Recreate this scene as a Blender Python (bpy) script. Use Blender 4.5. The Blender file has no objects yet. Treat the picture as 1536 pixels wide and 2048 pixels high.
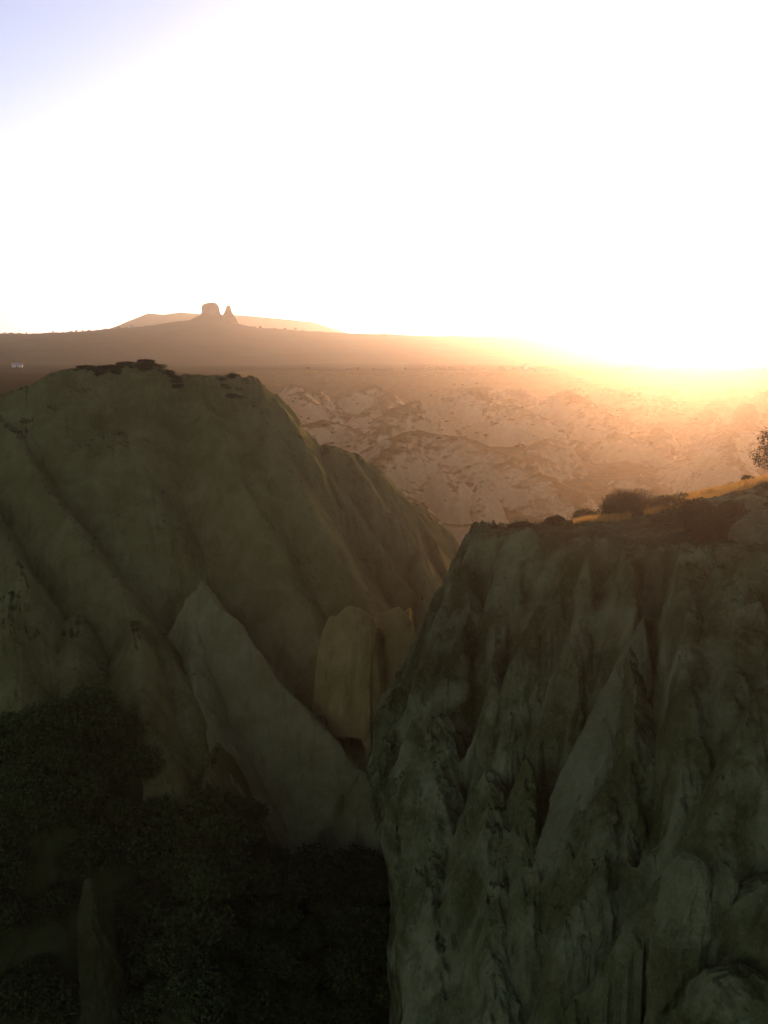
import bpy, math, random
import numpy as np
from mathutils import Vector

random.seed(7)
RNG = np.random.RandomState(11)
R = math.radians
C = bpy.context.scene.collection
PREVIEW = False          # clay look for checking shapes only

# ------------------------------------------------------------------ camera model
F = 2100.0                       # focal length in photo pixels
PITCH = math.atan((1024 - 700) / F)
cp, sp = math.cos(PITCH), math.sin(PITCH)

def ray(px, py):
    """direction through a photo pixel, scaled so that y = 1"""
    a = (np.asarray(px, float) - 768) / F
    b = (1024 - np.asarray(py, float)) / F
    dy = cp + b * sp
    dz = -sp + b * cp
    return a / dy, dz / dy

def P(px, py, Y):
    u, w = ray(px, py)
    return (float(u) * Y, float(Y), float(w) * Y)

# ------------------------------------------------------------------ noise
_perm = RNG.permutation(512)
_perm = np.concatenate([_perm, _perm, _perm])
_g2 = RNG.normal(size=(512, 2)); _g2 /= np.linalg.norm(_g2, axis=1)[:, None]

def perlin(x, y, seed=0):
    x = np.asarray(x, float) + seed * 17.31; y = np.asarray(y, float) - seed * 9.77
    xi = np.floor(x).astype(int); yi = np.floor(y).astype(int)
    xf = x - xi; yf = y - yi
    u = xf * xf * xf * (xf * (xf * 6 - 15) + 10); v = yf * yf * yf * (yf * (yf * 6 - 15) + 10)
    def g(ix, iy, dx, dy):
        h = _perm[(_perm[ix & 511] + iy) & 511]
        return _g2[h, 0] * dx + _g2[h, 1] * dy
    a = g(xi, yi, xf, yf); b = g(xi + 1, yi, xf - 1, yf)
    c = g(xi, yi + 1, xf, yf - 1); d = g(xi + 1, yi + 1, xf - 1, yf - 1)
    return (a + u * (b - a)) * (1 - v) + (c + u * (d - c)) * v

def fbm(x, y, oct=4, seed=0, gain=0.5):
    s = 0; a = 1.0; f = 1.0
    for i in range(oct):
        s = s + a * perlin(x * f, y * f, seed + i * 3); a *= gain; f *= 2.03
    return s

def ridged(x, y, oct=4, seed=0):
    s = 0; a = 1.0; f = 1.0
    for i in range(oct):
        s = s + a * (1 - 2.2 * np.abs(perlin(x * f, y * f, seed + i * 5))); a *= 0.5; f *= 2.1
    return s

# ------------------------------------------------------------------ surfaces built from ridge lines
def roof(X, Y, pts, k=1.0, r=0.6, kend=3.0, kl=None):
    """height of a ridge: crest follows the 3D polyline, flanks fall away with slope k (kl on the left of its run)"""
    pts = np.asarray(pts, float)
    best = np.full(X.shape, 1e18); Z = np.zeros(X.shape); end = np.zeros(X.shape); side = np.zeros(X.shape)
    n = len(pts) - 1
    for i in range(n):
        a, b = pts[i], pts[i + 1]
        dx, dy = b[0] - a[0], b[1] - a[1]
        L2 = dx * dx + dy * dy + 1e-9
        t = ((X - a[0]) * dx + (Y - a[1]) * dy) / L2
        tc = np.clip(t, 0, 1)
        d2 = (X - a[0] - tc * dx) ** 2 + (Y - a[1] - tc * dy) ** 2
        m = d2 < best
        best = np.where(m, d2, best)
        Z = np.where(m, a[2] + tc * (b[2] - a[2]), Z)
        e = ((i == 0) & (t < 0)) | ((i == n - 1) & (t > 1))
        end = np.where(m, e * 1.0, end)
        side = np.where(m, dx * (Y - a[1]) - dy * (X - a[0]), side)
    d = np.sqrt(best)
    kk = np.where(side > 0, k if kl is None else kl, k)
    kk = np.where(end > 0, kend, kk)
    return Z - kk * (np.sqrt(d * d + r * r) - r)

def tps(pts):
    """smooth surface through given points"""
    pts = np.asarray(pts, float)
    s = 100.0
    xy = pts[:, :2] / s
    def phi(r2): return np.where(r2 > 1e-12, r2 * np.log(np.maximum(r2, 1e-12)), 0)
    n = len(pts)
    K = phi(((xy[:, None] - xy[None]) ** 2).sum(-1)) + np.eye(n) * 1e-4
    Pm = np.hstack([np.ones((n, 1)), xy])
    A = np.zeros((n + 3, n + 3)); A[:n, :n] = K; A[:n, n:] = Pm; A[n:, :n] = Pm.T
    w = np.linalg.solve(A, np.concatenate([pts[:, 2], np.zeros(3)]))
    def f(X, Y):
        x = X / s; y = Y / s
        z = w[n] + w[n + 1] * x + w[n + 2] * y
        for i in range(n):
            z = z + w[i] * phi((x - xy[i, 0]) ** 2 + (y - xy[i, 1]) ** 2)
        return z
    return f

def hit(fn, px, py, y0, y1, n=1500):
    """where the ray through a photo pixel meets the surface fn"""
    u, w = ray(px, py)
    Y = np.linspace(y0, y1, n)
    g = fn(u * Y, Y) - w * Y
    i = np.argmax(g > 0)
    return Y[i] if g[i] > 0 else None

def spur_from(fn, pix, y0, y1):
    """pix: (px, py, metres in front of the surface fn)"""
    out = []
    for px, py, pr in pix:
        y = hit(fn, px, py, y0, y1)
        if y is None: y = out[-1][1] + pr if out else (y0 + y1) / 2
        out.append(P(px, py, y - pr))
    return out

def smax(a, b, s):
    h = np.clip(0.5 + 0.5 * (a - b) / s, 0, 1)
    return b + (a - b) * h + s * h * (1 - h)
def smin(a, b, s): return -smax(-a, -b, s)

def new_mesh(name, verts, faces, mat, parent=None, smooth=True):
    me = bpy.data.meshes.new(name)
    nv, nf = len(verts), len(faces)
    fa = np.asarray(faces, dtype=np.int32); k = fa.shape[1]
    me.vertices.add(nv); me.vertices.foreach_set('co', np.asarray(verts, np.float32).ravel())
    me.loops.add(nf * k); me.loops.foreach_set('vertex_index', fa.ravel())
    me.polygons.add(nf); me.polygons.foreach_set('loop_start', np.arange(0, nf * k, k, dtype=np.int32))
    if smooth: me.polygons.foreach_set('use_smooth', np.ones(nf, bool))
    me.update(calc_edges=True); me.validate()
    me.materials.append(mat)
    o = bpy.data.objects.new(name, me); C.objects.link(o)
    if parent is not None: o.parent = parent
    return o

def patch(name, fn, u0, u1, y0, y1, nu, nv, mat, log=False, floor=None, post=None, rect=False, parent=None):
    """a height field sheet fn(x, y) over a fan of ground between y0 and y1"""
    us = np.linspace(u0, u1, nu)
    ys = np.geomspace(y0, y1, nv) if log else np.linspace(y0, y1, nv)
    U, Yg = np.meshgrid(us, ys)
    X = U if rect else U * Yg
    Z = fn(X, Yg)
    V = np.stack([X, Yg, Z], -1).reshape(-1, 3)
    idx = np.arange(nu * nv).reshape(nv, nu)
    Fc = np.stack([idx[:-1, :-1], idx[:-1, 1:], idx[1:, 1:], idx[1:, :-1]], -1).reshape(-1, 4)
    if floor is not None:
        fl = floor(V[:, 0], V[:, 1]) - 1.5
        above = V[:, 2] > fl
        Fc = Fc[above[Fc].any(1)]
        used = np.zeros(len(V), bool); used[Fc.ravel()] = True
        remap = np.cumsum(used) - 1
        V = V[used]; Fc = remap[Fc]
    if post is not None: V = post(V)
    return new_mesh(name, V, Fc, mat, parent)

def mark(o, label=None, cat=None, group=None, kind=None):
    if label: o['label'] = label
    if cat: o['category'] = cat
    if group: o['group'] = group
    if kind: o['kind'] = kind
    return o

def empty(name, loc, rz=0.0):
    o = bpy.data.objects.new(name, None); C.objects.link(o)
    o.location = loc; o.rotation_euler = (0, 0, rz); o.empty_display_size = 0.2
    return o

# ------------------------------------------------------------------ materials
class NT:
    def __init__(s, name):
        s.m = bpy.data.materials.new(name); s.m.use_nodes = True
        s.t = s.m.node_tree; s.t.nodes.clear()
        s.out = s.t.nodes.new('ShaderNodeOutputMaterial')
        s.geo = s.t.nodes.new('ShaderNodeNewGeometry')
    def n(s, typ, **kw):
        nd = s.t.nodes.new(typ)
        for k, v in kw.items():
            if k in nd.inputs: nd.inputs[k].default_value = v
            else: setattr(nd, k, v)
        return nd
    def l(s, a, b): s.t.links.new(a, b)
    def noise(s, scale, detail=4, rough=0.55, vec=None, dist=0.0):
        nd = s.n('ShaderNodeTexNoise'); nd.inputs['Scale'].default_value = scale
        nd.inputs['Detail'].default_value = detail; nd.inputs['Roughness'].default_value = rough
        nd.inputs['Distortion'].default_value = dist
        s.l(vec if vec is not None else s.geo.outputs['Position'], nd.inputs['Vector'])
        return nd.outputs['Fac']
    def scaled(s, sx, sy, sz):
        m = s.n('ShaderNodeMapping'); m.inputs['Scale'].default_value = (sx, sy, sz)
        s.l(s.geo.outputs['Position'], m.inputs['Vector']); return m.outputs[0]
    def ramp(s, fac, lo, hi, a=0.0, b=1.0):
        r = s.n('ShaderNodeMapRange'); r.inputs['From Min'].default_value = lo; r.inputs['From Max'].default_value = hi
        r.inputs['To Min'].default_value = a; r.inputs['To Max'].default_value = b
        s.l(fac, r.inputs['Value']); return r.outputs[0]
    def mix(s, fac, a, b, mode='MIX'):
        m = s.n('ShaderNodeMix'); m.data_type = 'RGBA'; m.blend_type = mode; m.clamp_factor = True
        if isinstance(fac, float): m.inputs[0].default_value = fac
        else: s.l(fac, m.inputs[0])
        for i, c in ((6, a), (7, b)):
            if isinstance(c, tuple): m.inputs[i].default_value = (*c, 1)
            else: s.l(c, m.inputs[i])
        return m.outputs[2]
    def math(s, op, a, b=0.0):
        m = s.n('ShaderNodeMath'); m.operation = op
        for i, c in ((0, a), (1, b)):
            if isinstance(c, (int, float)): m.inputs[i].default_value = c
            else: s.l(c, m.inputs[i])
        return m.outputs[0]
    def slope(s):
        x = s.n('ShaderNodeSeparateXYZ'); s.l(s.geo.outputs['Normal'], x.inputs[0]); return x.outputs['Z']
    def finish(s, col, bump=None, dist=0.3, strength=1.0, rough=0.95):
        b = s.n('ShaderNodeBsdfPrincipled'); b.inputs['Roughness'].default_value = rough
        b.inputs['Specular IOR Level'].default_value = 0.0
        if isinstance(col, tuple): b.inputs['Base Color'].default_value = (*col, 1)
        else: s.l(col, b.inputs['Base Color'])
        if bump is not None:
            bp = s.n('ShaderNodeBump'); bp.inputs['Distance'].default_value = dist; bp.inputs['Strength'].default_value = strength
            s.l(bump, bp.inputs['Height']); s.l(bp.outputs[0], b.inputs['Normal'])
        s.l(b.outputs[0], s.out.inputs['Surface'])
        return s.m

def rock_mat(name, base, dark, pale, veg, vlo=0.62, vhi=0.8, fine=1.0, mott=0.35, bump=0.25, grain=3.0, wob=0.7, strz=0.045):
    """soft volcanic tuff: streaks down the slope, blotches, speckle, scrub where the ground is flat enough"""
    t = NT(name)
    big = t.noise(0.035 * fine, 4, 0.55)
    mid = t.noise(0.22 * fine, 5, 0.6, dist=0.4)
    streak = t.noise(1.0, 4, 0.6, vec=t.scaled(0.55 * fine, 0.55 * fine, strz * fine))
    sp1 = t.noise(grain * fine, 3, 0.7)
    sp2 = t.noise(grain * 4.1 * fine, 2, 0.7)
    c = t.mix(t.ramp(big, 0.35, 0.65), base, dark)
    c = t.mix(t.ramp(mid, 0.42, 0.68, 0, mott), c, pale)
    c = t.mix(t.ramp(streak, 0.5, 0.72, 0, 0.55), c, dark)
    c = t.mix(t.ramp(sp2, 0.35, 0.7, 0.0, 0.28), c, tuple(v * 0.45 for v in dark))
    c = t.mix(t.ramp(sp1, 0.5, 0.75, 0.0, 0.3), c, pale)
    vf = t.math('ADD', t.slope(), t.math('MULTIPLY', t.math('SUBTRACT', t.noise(0.3 * fine, 5, 0.65), 0.5), wob))
    vmask = t.ramp(vf, vlo, vhi)
    vc = t.mix(t.ramp(sp1, 0.35, 0.65), veg, tuple(v * 0.5 for v in veg))
    c = t.mix(vmask, c, vc)
    h = t.math('ADD', t.math('MULTIPLY', mid, 0.8), t.math('ADD', t.math('MULTIPLY', sp1, 0.25), t.math('MULTIPLY', streak, 0.5)))
    h = t.math('ADD', h, t.math('MULTIPLY', sp2, 0.09))
    return t.finish(c, h, dist=bump * 4, strength=0.6)

M = {}
M['tuff'] = rock_mat('pale_tuff', (0.158, 0.145, 0.046), (0.088, 0.080, 0.022), (0.235, 0.215, 0.082), (0.04, 0.042, 0.012), 0.86, 1.05, 1.0, 0.5, 0.35)
M['tuff_cone'] = rock_mat('cone_tuff', (0.205, 0.19, 0.07), (0.135, 0.125, 0.04), (0.27, 0.25, 0.105), (0.04, 0.042, 0.012), 0.95, 1.1, 1.2, 0.6, 0.35)
M['tuff_warm'] = rock_mat('ochre_tuff', (0.28, 0.225, 0.068), (0.18, 0.145, 0.04), (0.35, 0.29, 0.10), (0.045, 0.045, 0.014), 0.95, 1.1, 1.3, 0.6, 0.4)
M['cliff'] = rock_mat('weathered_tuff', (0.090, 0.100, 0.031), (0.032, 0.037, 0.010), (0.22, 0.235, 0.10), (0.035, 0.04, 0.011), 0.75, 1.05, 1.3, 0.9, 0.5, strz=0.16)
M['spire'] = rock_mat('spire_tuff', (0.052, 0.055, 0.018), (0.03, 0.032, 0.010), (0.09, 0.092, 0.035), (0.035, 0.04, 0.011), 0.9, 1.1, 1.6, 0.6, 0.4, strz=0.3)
M['tuff_bare'] = rock_mat('bare_tuff', (0.145, 0.15, 0.062), (0.085, 0.088, 0.032), (0.21, 0.215, 0.10), (0.05, 0.05, 0.018), 0.95, 1.1, 1.5, 0.6, 0.35)
M['badlands'] = rock_mat('badland_tuff', (0.50, 0.325, 0.135), (0.38, 0.24, 0.09), (0.57, 0.395, 0.19), (0.17, 0.092, 0.013), 0.75, 0.89, 0.2, 0.5, 0.6, 1.2, wob=0.25)
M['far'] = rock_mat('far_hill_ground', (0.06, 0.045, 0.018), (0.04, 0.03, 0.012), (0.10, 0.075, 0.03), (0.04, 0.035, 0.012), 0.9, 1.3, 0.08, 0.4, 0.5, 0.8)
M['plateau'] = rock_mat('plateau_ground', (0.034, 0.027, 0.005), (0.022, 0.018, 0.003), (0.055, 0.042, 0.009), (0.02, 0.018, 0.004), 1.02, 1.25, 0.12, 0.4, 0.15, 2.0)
M['scrub_ground'] = rock_mat('scrub_ground', (0.055, 0.062, 0.018), (0.032, 0.038, 0.011), (0.09, 0.095, 0.034), (0.025, 0.03, 0.009), 0.7, 0.9, 1.5, 0.3, 0.5)

def leaf_mat(name, a, b, trans=0.25):
    t = NT(name)
    oi = t.n('ShaderNodeObjectInfo')
    c = t.mix(t.ramp(t.noise(1.7, 3), 0.35, 0.65), a, b)
    c = t.mix(t.ramp(oi.outputs['Random'], 0, 1, 0, 0.45), c, tuple(v * 0.55 for v in a))
    d = t.n('ShaderNodeBsdfDiffuse'); t.l(c, d.inputs[0])
    tr = t.n('ShaderNodeBsdfTranslucent'); t.l(c, tr.inputs[0])
    m = t.n('ShaderNodeMixShader'); m.inputs[0].default_value = trans
    t.l(d.outputs[0], m.inputs[1]); t.l(tr.outputs[0], m.inputs[2]); t.l(m.outputs[0], t.out.inputs['Surface'])
    return t.m
M['leaf'] = leaf_mat('dark_leaves', (0.032, 0.036, 0.010), (0.02, 0.023, 0.007))
M['leaf_valley'] = leaf_mat('valley_leaves', (0.085, 0.105, 0.030), (0.035, 0.046, 0.013), 0.2)
M['leaf_olive'] = leaf_mat('olive_leaves', (0.10, 0.09, 0.025), (0.06, 0.06, 0.02), 0.4)
M['grass'] = leaf_mat('dry_grass', (0.55, 0.32, 0.07), (0.33, 0.21, 0.05), 0.55)
M['bark'] = NT('bark').finish((0.05, 0.04, 0.025))
M['plaster'] = NT('white_plaster').finish((0.6, 0.54, 0.46))
M['tin'] = NT('grey_roof').finish((0.3, 0.27, 0.25))

# ------------------------------------------------------------------ valley floor and far ground: one sheet to the horizon
def rim_y(x):  return 812 + 18 * perlin(x / 90, x * 0 + 3.1) + 25 * perlin(x / 300, x * 0 + 1.7)
def plateau_z(X, Y):
    z = -15.0 + 1.2 * fbm(X / 160, Y / 160, 3, 5)
    return z - np.clip(Y - 1500, 0, None) * 0.0

def basin_side(X, Y):
    """0 on the plateau to the left, 1 inside the badland basin"""
    edge = -34 + 0.10 * (Y - 300) * 0 + 8 * perlin(Y / 60, Y * 0 + 4.2)
    e = X + 0.155 * Y
    return np.clip((e - 6 + 10 * perlin(Y / 50, X / 50, 3)) / 26.0, 0, 1)

def ground_fn(X, Y):
    floor = -59 + 2.5 * fbm(X / 22, Y / 22, 4, 2)
    pl = plateau_z(X, Y)
    t = np.clip((Y - 300) / (rim_y(X) - 300), 0, 1)
    basin = -56 + 38.0 * t ** 1.1
    s = np.clip((Y - (rim_y(X) - 40)) / 40, 0, 1); s = s * s * (3 - 2 * s)
    basin = basin * (1 - s) + pl * s
    b = basin_side(X, Y); b = b * b * (3 - 2 * b)
    far = pl * (1 - b) + basin * b
    m = np.clip((Y - 195) / 45, 0, 1); m = m * m * (3 - 2 * m)
    near = floor
    z = near * (1 - m) + far * m
    return z

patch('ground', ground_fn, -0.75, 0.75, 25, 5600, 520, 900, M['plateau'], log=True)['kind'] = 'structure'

# ------------------------------------------------------------------ the big fluted hill on the left
crest = [P(-420, 830, 152), P(-150, 815, 150), P(0, 790, 150), P(60, 765, 150), P(110, 748, 150), P(180, 730, 151), P(250, 728, 152), P(310, 726, 152),
         P(360, 745, 153), P(400, 750, 154), P(440, 748, 154), P(470, 747, 155), P(520, 766, 156), P(565, 790, 158), P(592, 832, 159),
         P(628, 884, 160), P(690, 896, 163), P(722, 905, 164), P(765, 940, 166), P(805, 982, 168), P(845, 1024, 170), P(872, 1062, 172), P(905, 1112, 175), P(950, 1200, 180)]
def hill_body(X, Y):
    a = roof(X, Y, crest, k=1.12, r=5.0, kend=1.2, kl=0.9)
    return a
def S(pix): return spur_from(hill_body, [(a, b, c * 1.5) for a, b, c in pix], 70, 190)
hill_spurs = [
    # polyline, k right/left flank, radius
    (S([(-40, 800, 0), (30, 860, 1.5), (90, 965, 3), (170, 1080, 4), (250, 1165, 5), (300, 1250, 6), (345, 1335, 7), (378, 1420, 8), (392, 1490, 8), (372, 1570, 8)]), 1.3, 0.8),
    (S([(-120, 900, 2), (-60, 960, 4), (0, 1085, 6), (50, 1160, 7), (78, 1240, 8), (95, 1390, 9)]), 1.3, 0.9),
    (S([(395, 750, 0.5), (425, 830, 1.5), (470, 945, 2.5), (530, 1060, 3.5), (580, 1150, 4), (620, 1245, 4.5), (640, 1340, 5), (646, 1430, 5)]), 1.2, 1.0),
    (S([(250, 880, 0.3), (300, 990, 1.2), (350, 1080, 1.6), (385, 1170, 1.4)]), 0.9, 3.0),
    (S([(465, 748, 0.5), (520, 830, 1.5), (560, 900, 2.5), (620, 1000, 3), (665, 1085, 3.5), (705, 1160, 4), (740, 1225, 4), (750, 1330, 4)]), 1.2, 1.0),
    (S([(550, 790, 0.5), (600, 870, 1.5), (655, 945, 2.5), (700, 1010, 3), (745, 1080, 3), (785, 1150, 3), (800, 1230, 3)]), 1.2, 0.9),
    (S([(500, 900, 1), (520, 990, 1.6), (560, 1080, 2.2), (590, 1150, 2.4)]), 1.2, 1.5),
    (S([(690, 900, 0.5), (725, 950, 2), (760, 1000, 3), (800, 1050, 3), (835, 1090, 3.5), (848, 1160, 3.5), (850, 1260, 4)]), 1.5, 0.7),
    (S([(730, 915, 0.2), (780, 965, 0.5), (830, 1020, 1), (870, 1080, 2), (890, 1140, 3)]), 1.5, 0.6),
    # rounded buttresses at the foot
    (S([(150, 1225, 5), (158, 1300, 8), (165, 1400, 10), (170, 1500, 11)]), 1.7, 2.2),
    (S([(268, 1232, 6), (272, 1290, 9), (290, 1380, 10), (310, 1480, 10.5)]), 1.8, 1.2),
    (S([(20, 1180, 7), (30, 1300, 10), (40, 1420, 11)]), 1.6, 2.0),
    (S([(430, 1480, 8), (425, 1530, 10), (428, 1580, 11)]), 2.0, 0.8),
    (S([(560, 1100, 1), (600, 1200, 3), (612, 1300, 3.4), (618, 1400, 3.6)]), 1.6, 0.6),
]
def hill_fn(X, Y):
    wx = 1.3 * fbm(X / 9, Y / 9, 3, 20); wy = 1.3 * fbm(X / 9, Y / 9, 3, 24)
    Xw, Yw = X + wx * 0.6, Y + wy * 0.6
    z = hill_body(X + wx * 1.2, Y + wy * 1.2)
    # broad fluting that runs down the face
    z = z + 1.1 * fbm((X + 0.35 * Y) / 6.0, Y / 40.0, 4, 31)
    for pts, k, r in hill_spurs:
        z = smax(z, roof(Xw, Yw, pts, k=k, r=r, kend=2.2), 0.35)
    z = z + 0.35 * fbm(X / 5, Y / 5, 4, 40) + 0.10 * fbm(X / 1.1, Y / 1.1, 3, 44)
    # rills
    z = z - 0.45 * np.clip(ridged((X + 0.3 * Y) / 3.2, Y / 22, 3, 50) - 0.5, 0, 2)
    return z

# cave mouths are pushed into the rock
def in_poly(px, py, poly):
    c = np.zeros(px.shape, bool); n = len(poly); j = n - 1
    for i in range(n):
        xi, yi = poly[i]; xj, yj = poly[j]
        c ^= ((yi > py) != (yj > py)) & (px < (xj - xi) * (py - yi) / (yj - yi + 1e-9) + xi)
        j = i
    return c
def to_px(V):
    x, y, z = V[:, 0], V[:, 1], V[:, 2]
    d = y * cp - z * sp; b = y * sp + z * cp
    return 768 + F * x / d, 1024 - F * b / d
caves = [([(672, 1484), (698, 1479), (722, 1484), (729, 1500), (727, 1519), (712, 1524), (692, 1508)], 13.0, 90, 150),
         ([(812, 1250), (826, 1243), (834, 1254), (830, 1266), (818, 1260)], 5.0, 90, 200),
         ([(752, 1276), (762, 1270), (770, 1282), (768, 1312), (757, 1316), (751, 1298)], 3.0, 90, 200)]
def carve(V):
    px, py = to_px(V)
    for poly, dep, ya, yb in caves:
        m = in_poly(px, py, poly) & (V[:, 1] > ya) & (V[:, 1] < yb)
        V[m, 1] += dep; V[m, 2] += 0.5
    return V

def rugged(V, w, s, amp, ledge, seed):
    """break a steep face into ledges, cracks and bulges by pushing it in and out"""
    x, y, z = V[:, 0].copy(), V[:, 1].copy(), V[:, 2].copy()
    a = x + 0.35 * y
    n = fbm(a / s, z / (s * 1.5), 4, seed) + 0.6 * fbm(a / (s * .35), z / (s * .5), 3, seed + 3)
    blk = np.floor(2.5 * fbm(a / (s * 1.6), z / (s * 2.2), 2, seed + 7) + 0.5) * 0.35
    led = np.abs(((z + 1.6 * fbm(x / (s * 4), y / (s * 4), 3, seed + 5)) / (s * 1.4)) % 1.0 - 0.5) * 2
    crack = np.clip(0.12 - np.abs(perlin(a / (s * 1.1), z / (s * 7), seed + 11)), 0, 1) * 6
    V[:, 1] += w * (amp * (n + blk * 0.8) + ledge * (led ** 3) + amp * 0.5 * crack)
    return V
def hill_post(V):
    w = np.clip((-10 - V[:, 2]) / 10, 0, 1)
    return carve(rugged(V, w, 2.6, 0.36, 0.14, 210))
patch('hill', hill_fn, -0.62, 0.13, 84, 215, 900, 760, M['tuff'], floor=ground_fn, post=hill_post)['kind'] = 'structure'

# ------------------------------------------------------------------ ochre columns where the valley narrows
def col_post(V):
    return carve(rugged(V, np.ones(len(V)), 2.4, 0.22, 0.12, 240))
for tips, prot, kf, ke, lab, wd, sd in [
    ([(650, 1262), (668, 1232), (695, 1212), (722, 1214), (742, 1232)], 0.8, 6.0, 10.0, 'broad ochre rock column with a dark cave mouth at its foot, beside the tall cone', 8, 3),
    ([(738, 1248), (760, 1226), (790, 1214), (808, 1228), (826, 1256)], 1.6, 5.0, 9.0, 'narrower ochre rock column tucked between the broad column and the cliff', 8, 8)]:
    mid = tips[len(tips) // 2]
    yc = hit(hill_fn, mid[0], 1500, 70, 190) + prot
    cpts = [P(a, b, yc) for a, b in tips]
    f = (lambda X, Y, cpts=cpts, kf=kf, ke=ke, sd=sd:
         roof(X + 0.7 * fbm(X / 2.5, Y / 2.5, 3, 300 + sd), Y + 0.55 * fbm(X / 3.4, Y / 6, 3, 304 + sd), cpts, k=kf, r=0.9, kend=ke, kl=2.0) + 0.3 * fbm(X / 2, Y / 4, 3, 303 + sd))
    xs = [p[0] for p in cpts]
    mark(patch('rock_column', f, min(xs) - wd, max(xs) + wd, yc - 9, yc + 14, 260, 360, M['tuff_warm'], rect=True, post=col_post,
               floor=lambda x, y: np.minimum(hill_fn(x, y), ground_fn(x, y) + 60)), lab, 'rock column')

# ------------------------------------------------------------------ leaning cone in front of the hill
conepts = spur_from(hill_fn, [(402, 1160, 7), (432, 1205, 6.5), (480, 1255, 8), (535, 1325, 9), (578, 1382, 10), (622, 1425, 11), (668, 1478, 13), (722, 1540, 15), (738, 1580, 16), (745, 1650, 17)], 70, 190)
# keep the run of the crest smooth in depth
ys = np.linspace(conepts[0][1], conepts[0][1] - 17, len(conepts))
pp = [(402, 1160), (432, 1205), (480, 1255), (535, 1325), (578, 1382), (622, 1425), (668, 1478), (722, 1540), (738, 1580), (745, 1650)]
conepts = [P(a, b, y) for (a, b), y in zip(pp, ys)]
Y0 = conepts[0][1]
cone_left = [P(400, 1165, Y0 - 0.3), P(388, 1220, Y0 - 2.5), P(382, 1300, Y0 - 6.5), P(396, 1390, Y0 - 11.5), P(416, 1490, Y0 - 17), P(436, 1600, Y0 - 21.5), P(450, 1700, Y0 - 24)]
def cone_fn(X, Y):
    wx = 0.9 * fbm(X / 4, Y / 4, 4, 60); wy = 0.9 * fbm(X / 4, Y / 4, 3, 64)
    z = roof(X + wx, Y + wy, conepts, k=1.45, r=0.7, kend=3.4, kl=1.9)
    z = smax(z, roof(X + wx, Y + wy, cone_left, k=3.0, r=0.6, kend=3.4, kl=1.2), 0.5)
    z = z + 0.35 * fbm(X / 3, Y / 6, 4, 66) + 0.06 * fbm(X / 0.8, Y / 0.8, 2, 67)
    return z
cx, cy = conepts[0][0], conepts[0][1]
mark(patch('rock_cone', cone_fn, -0.30, 0.04, 74, cy + 6, 420, 420, M['tuff_cone'], floor=ground_fn, post=lambda V: rugged(V, np.ones(len(V)), 2.6, 0.26, 0.10, 270)),
     'tall pale pointed rock cone with smooth slanting right edge, below the fluted hill', 'rock cone')

# ------------------------------------------------------------------ dark scrub mounds at the valley bottom
m1 = [P(-120, 1500, 100), P(20, 1455, 99), P(120, 1425, 98), P(185, 1420, 97), P(235, 1450, 96), P(275, 1530, 95), P(345, 1660, 93)]
m2 = [P(380, 1650, 94), P(450, 1600, 94), P(500, 1650, 94), P(540, 1720, 94), P(640, 1760, 95), P(760, 1770, 96)]
def mound_fn(X, Y):
    a = roof(X, Y, m1, k=0.9, r=4, kend=1.2)
    b = roof(X, Y, m2, k=0.75, r=4, kend=1.0)
    return smax(a, b, 1.0) + 0.8 * fbm(X / 5, Y / 5, 4, 70)
patch('scrub_slope', mound_fn, -0.62, 0.06, 58, 112, 420, 360, M['scrub_ground'], floor=ground_fn)['kind'] = 'structure'

# ------------------------------------------------------------------ the cliff on the right
edge = [P(1120, 1050, 135), P(1010, 1052, 108), P(965, 1058, 88), P(955, 1062, 80), P(985, 1066, 75), P(1100, 1072, 70), P(1200, 1078, 66), P(1300, 1092, 62), P(1400, 1098, 58),
        P(1536, 1118, 54), P(1700, 1150, 50), P(2000, 1230, 45)]
edge_np = np.array(edge)
top = tps([P(965, 1060, 84), P(1040, 1056, 84), P(1100, 1052, 86), P(1180, 1046, 84), P(1250, 1036, 82), P(1300, 1030, 82), P(1350, 1008, 82), P(1440, 990, 80), P(1536, 968, 76), P(1680, 930, 74),
           P(1100, 1070, 71), P(1300, 1086, 63), P(1400, 1085, 60), P(1450, 1040, 66), P(1536, 1105, 55), P(1536, 1040, 62), P(1700, 1145, 51), P(1900, 1180, 48),
           P(1120, 1056, 120), P(1400, 1010, 125), P(1700, 965, 120), P(2100, 950, 90)])
poly_in = [(p[0], p[1]) for p in edge] + [(140, 45), (140, 135)]
def edge_dist(X, Y):
    best = np.full(X.shape, 1e18); Z = np.zeros(X.shape)
    for a, b in zip(edge_np[:-1], edge_np[1:]):
        dx, dy = b[0] - a[0], b[1] - a[1]
        t = np.clip(((X - a[0]) * dx + (Y - a[1]) * dy) / (dx * dx + dy * dy), 0, 1)
        d2 = (X - a[0] - t * dx) ** 2 + (Y - a[1] - t * dy) ** 2
        m = d2 < best; best = np.where(m, d2, best); Z = np.where(m, a[2] + t * (b[2] - a[2]), Z)
    return np.sqrt(best), Z
def cliff_body(X, Y):
    d, ze = edge_dist(X, Y)
    ins = in_poly(X, Y, poly_in)
    face = ze - 2.35 * (np.sqrt(d * d + 0.6) - 0.75)
    tp = top(X, Y)
    return np.where(ins, smin(tp, ze + d * 0.9 + 0.1, 0.8), face)
def T(pix): return spur_from(cliff_body, pix, 30, 140)
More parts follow.
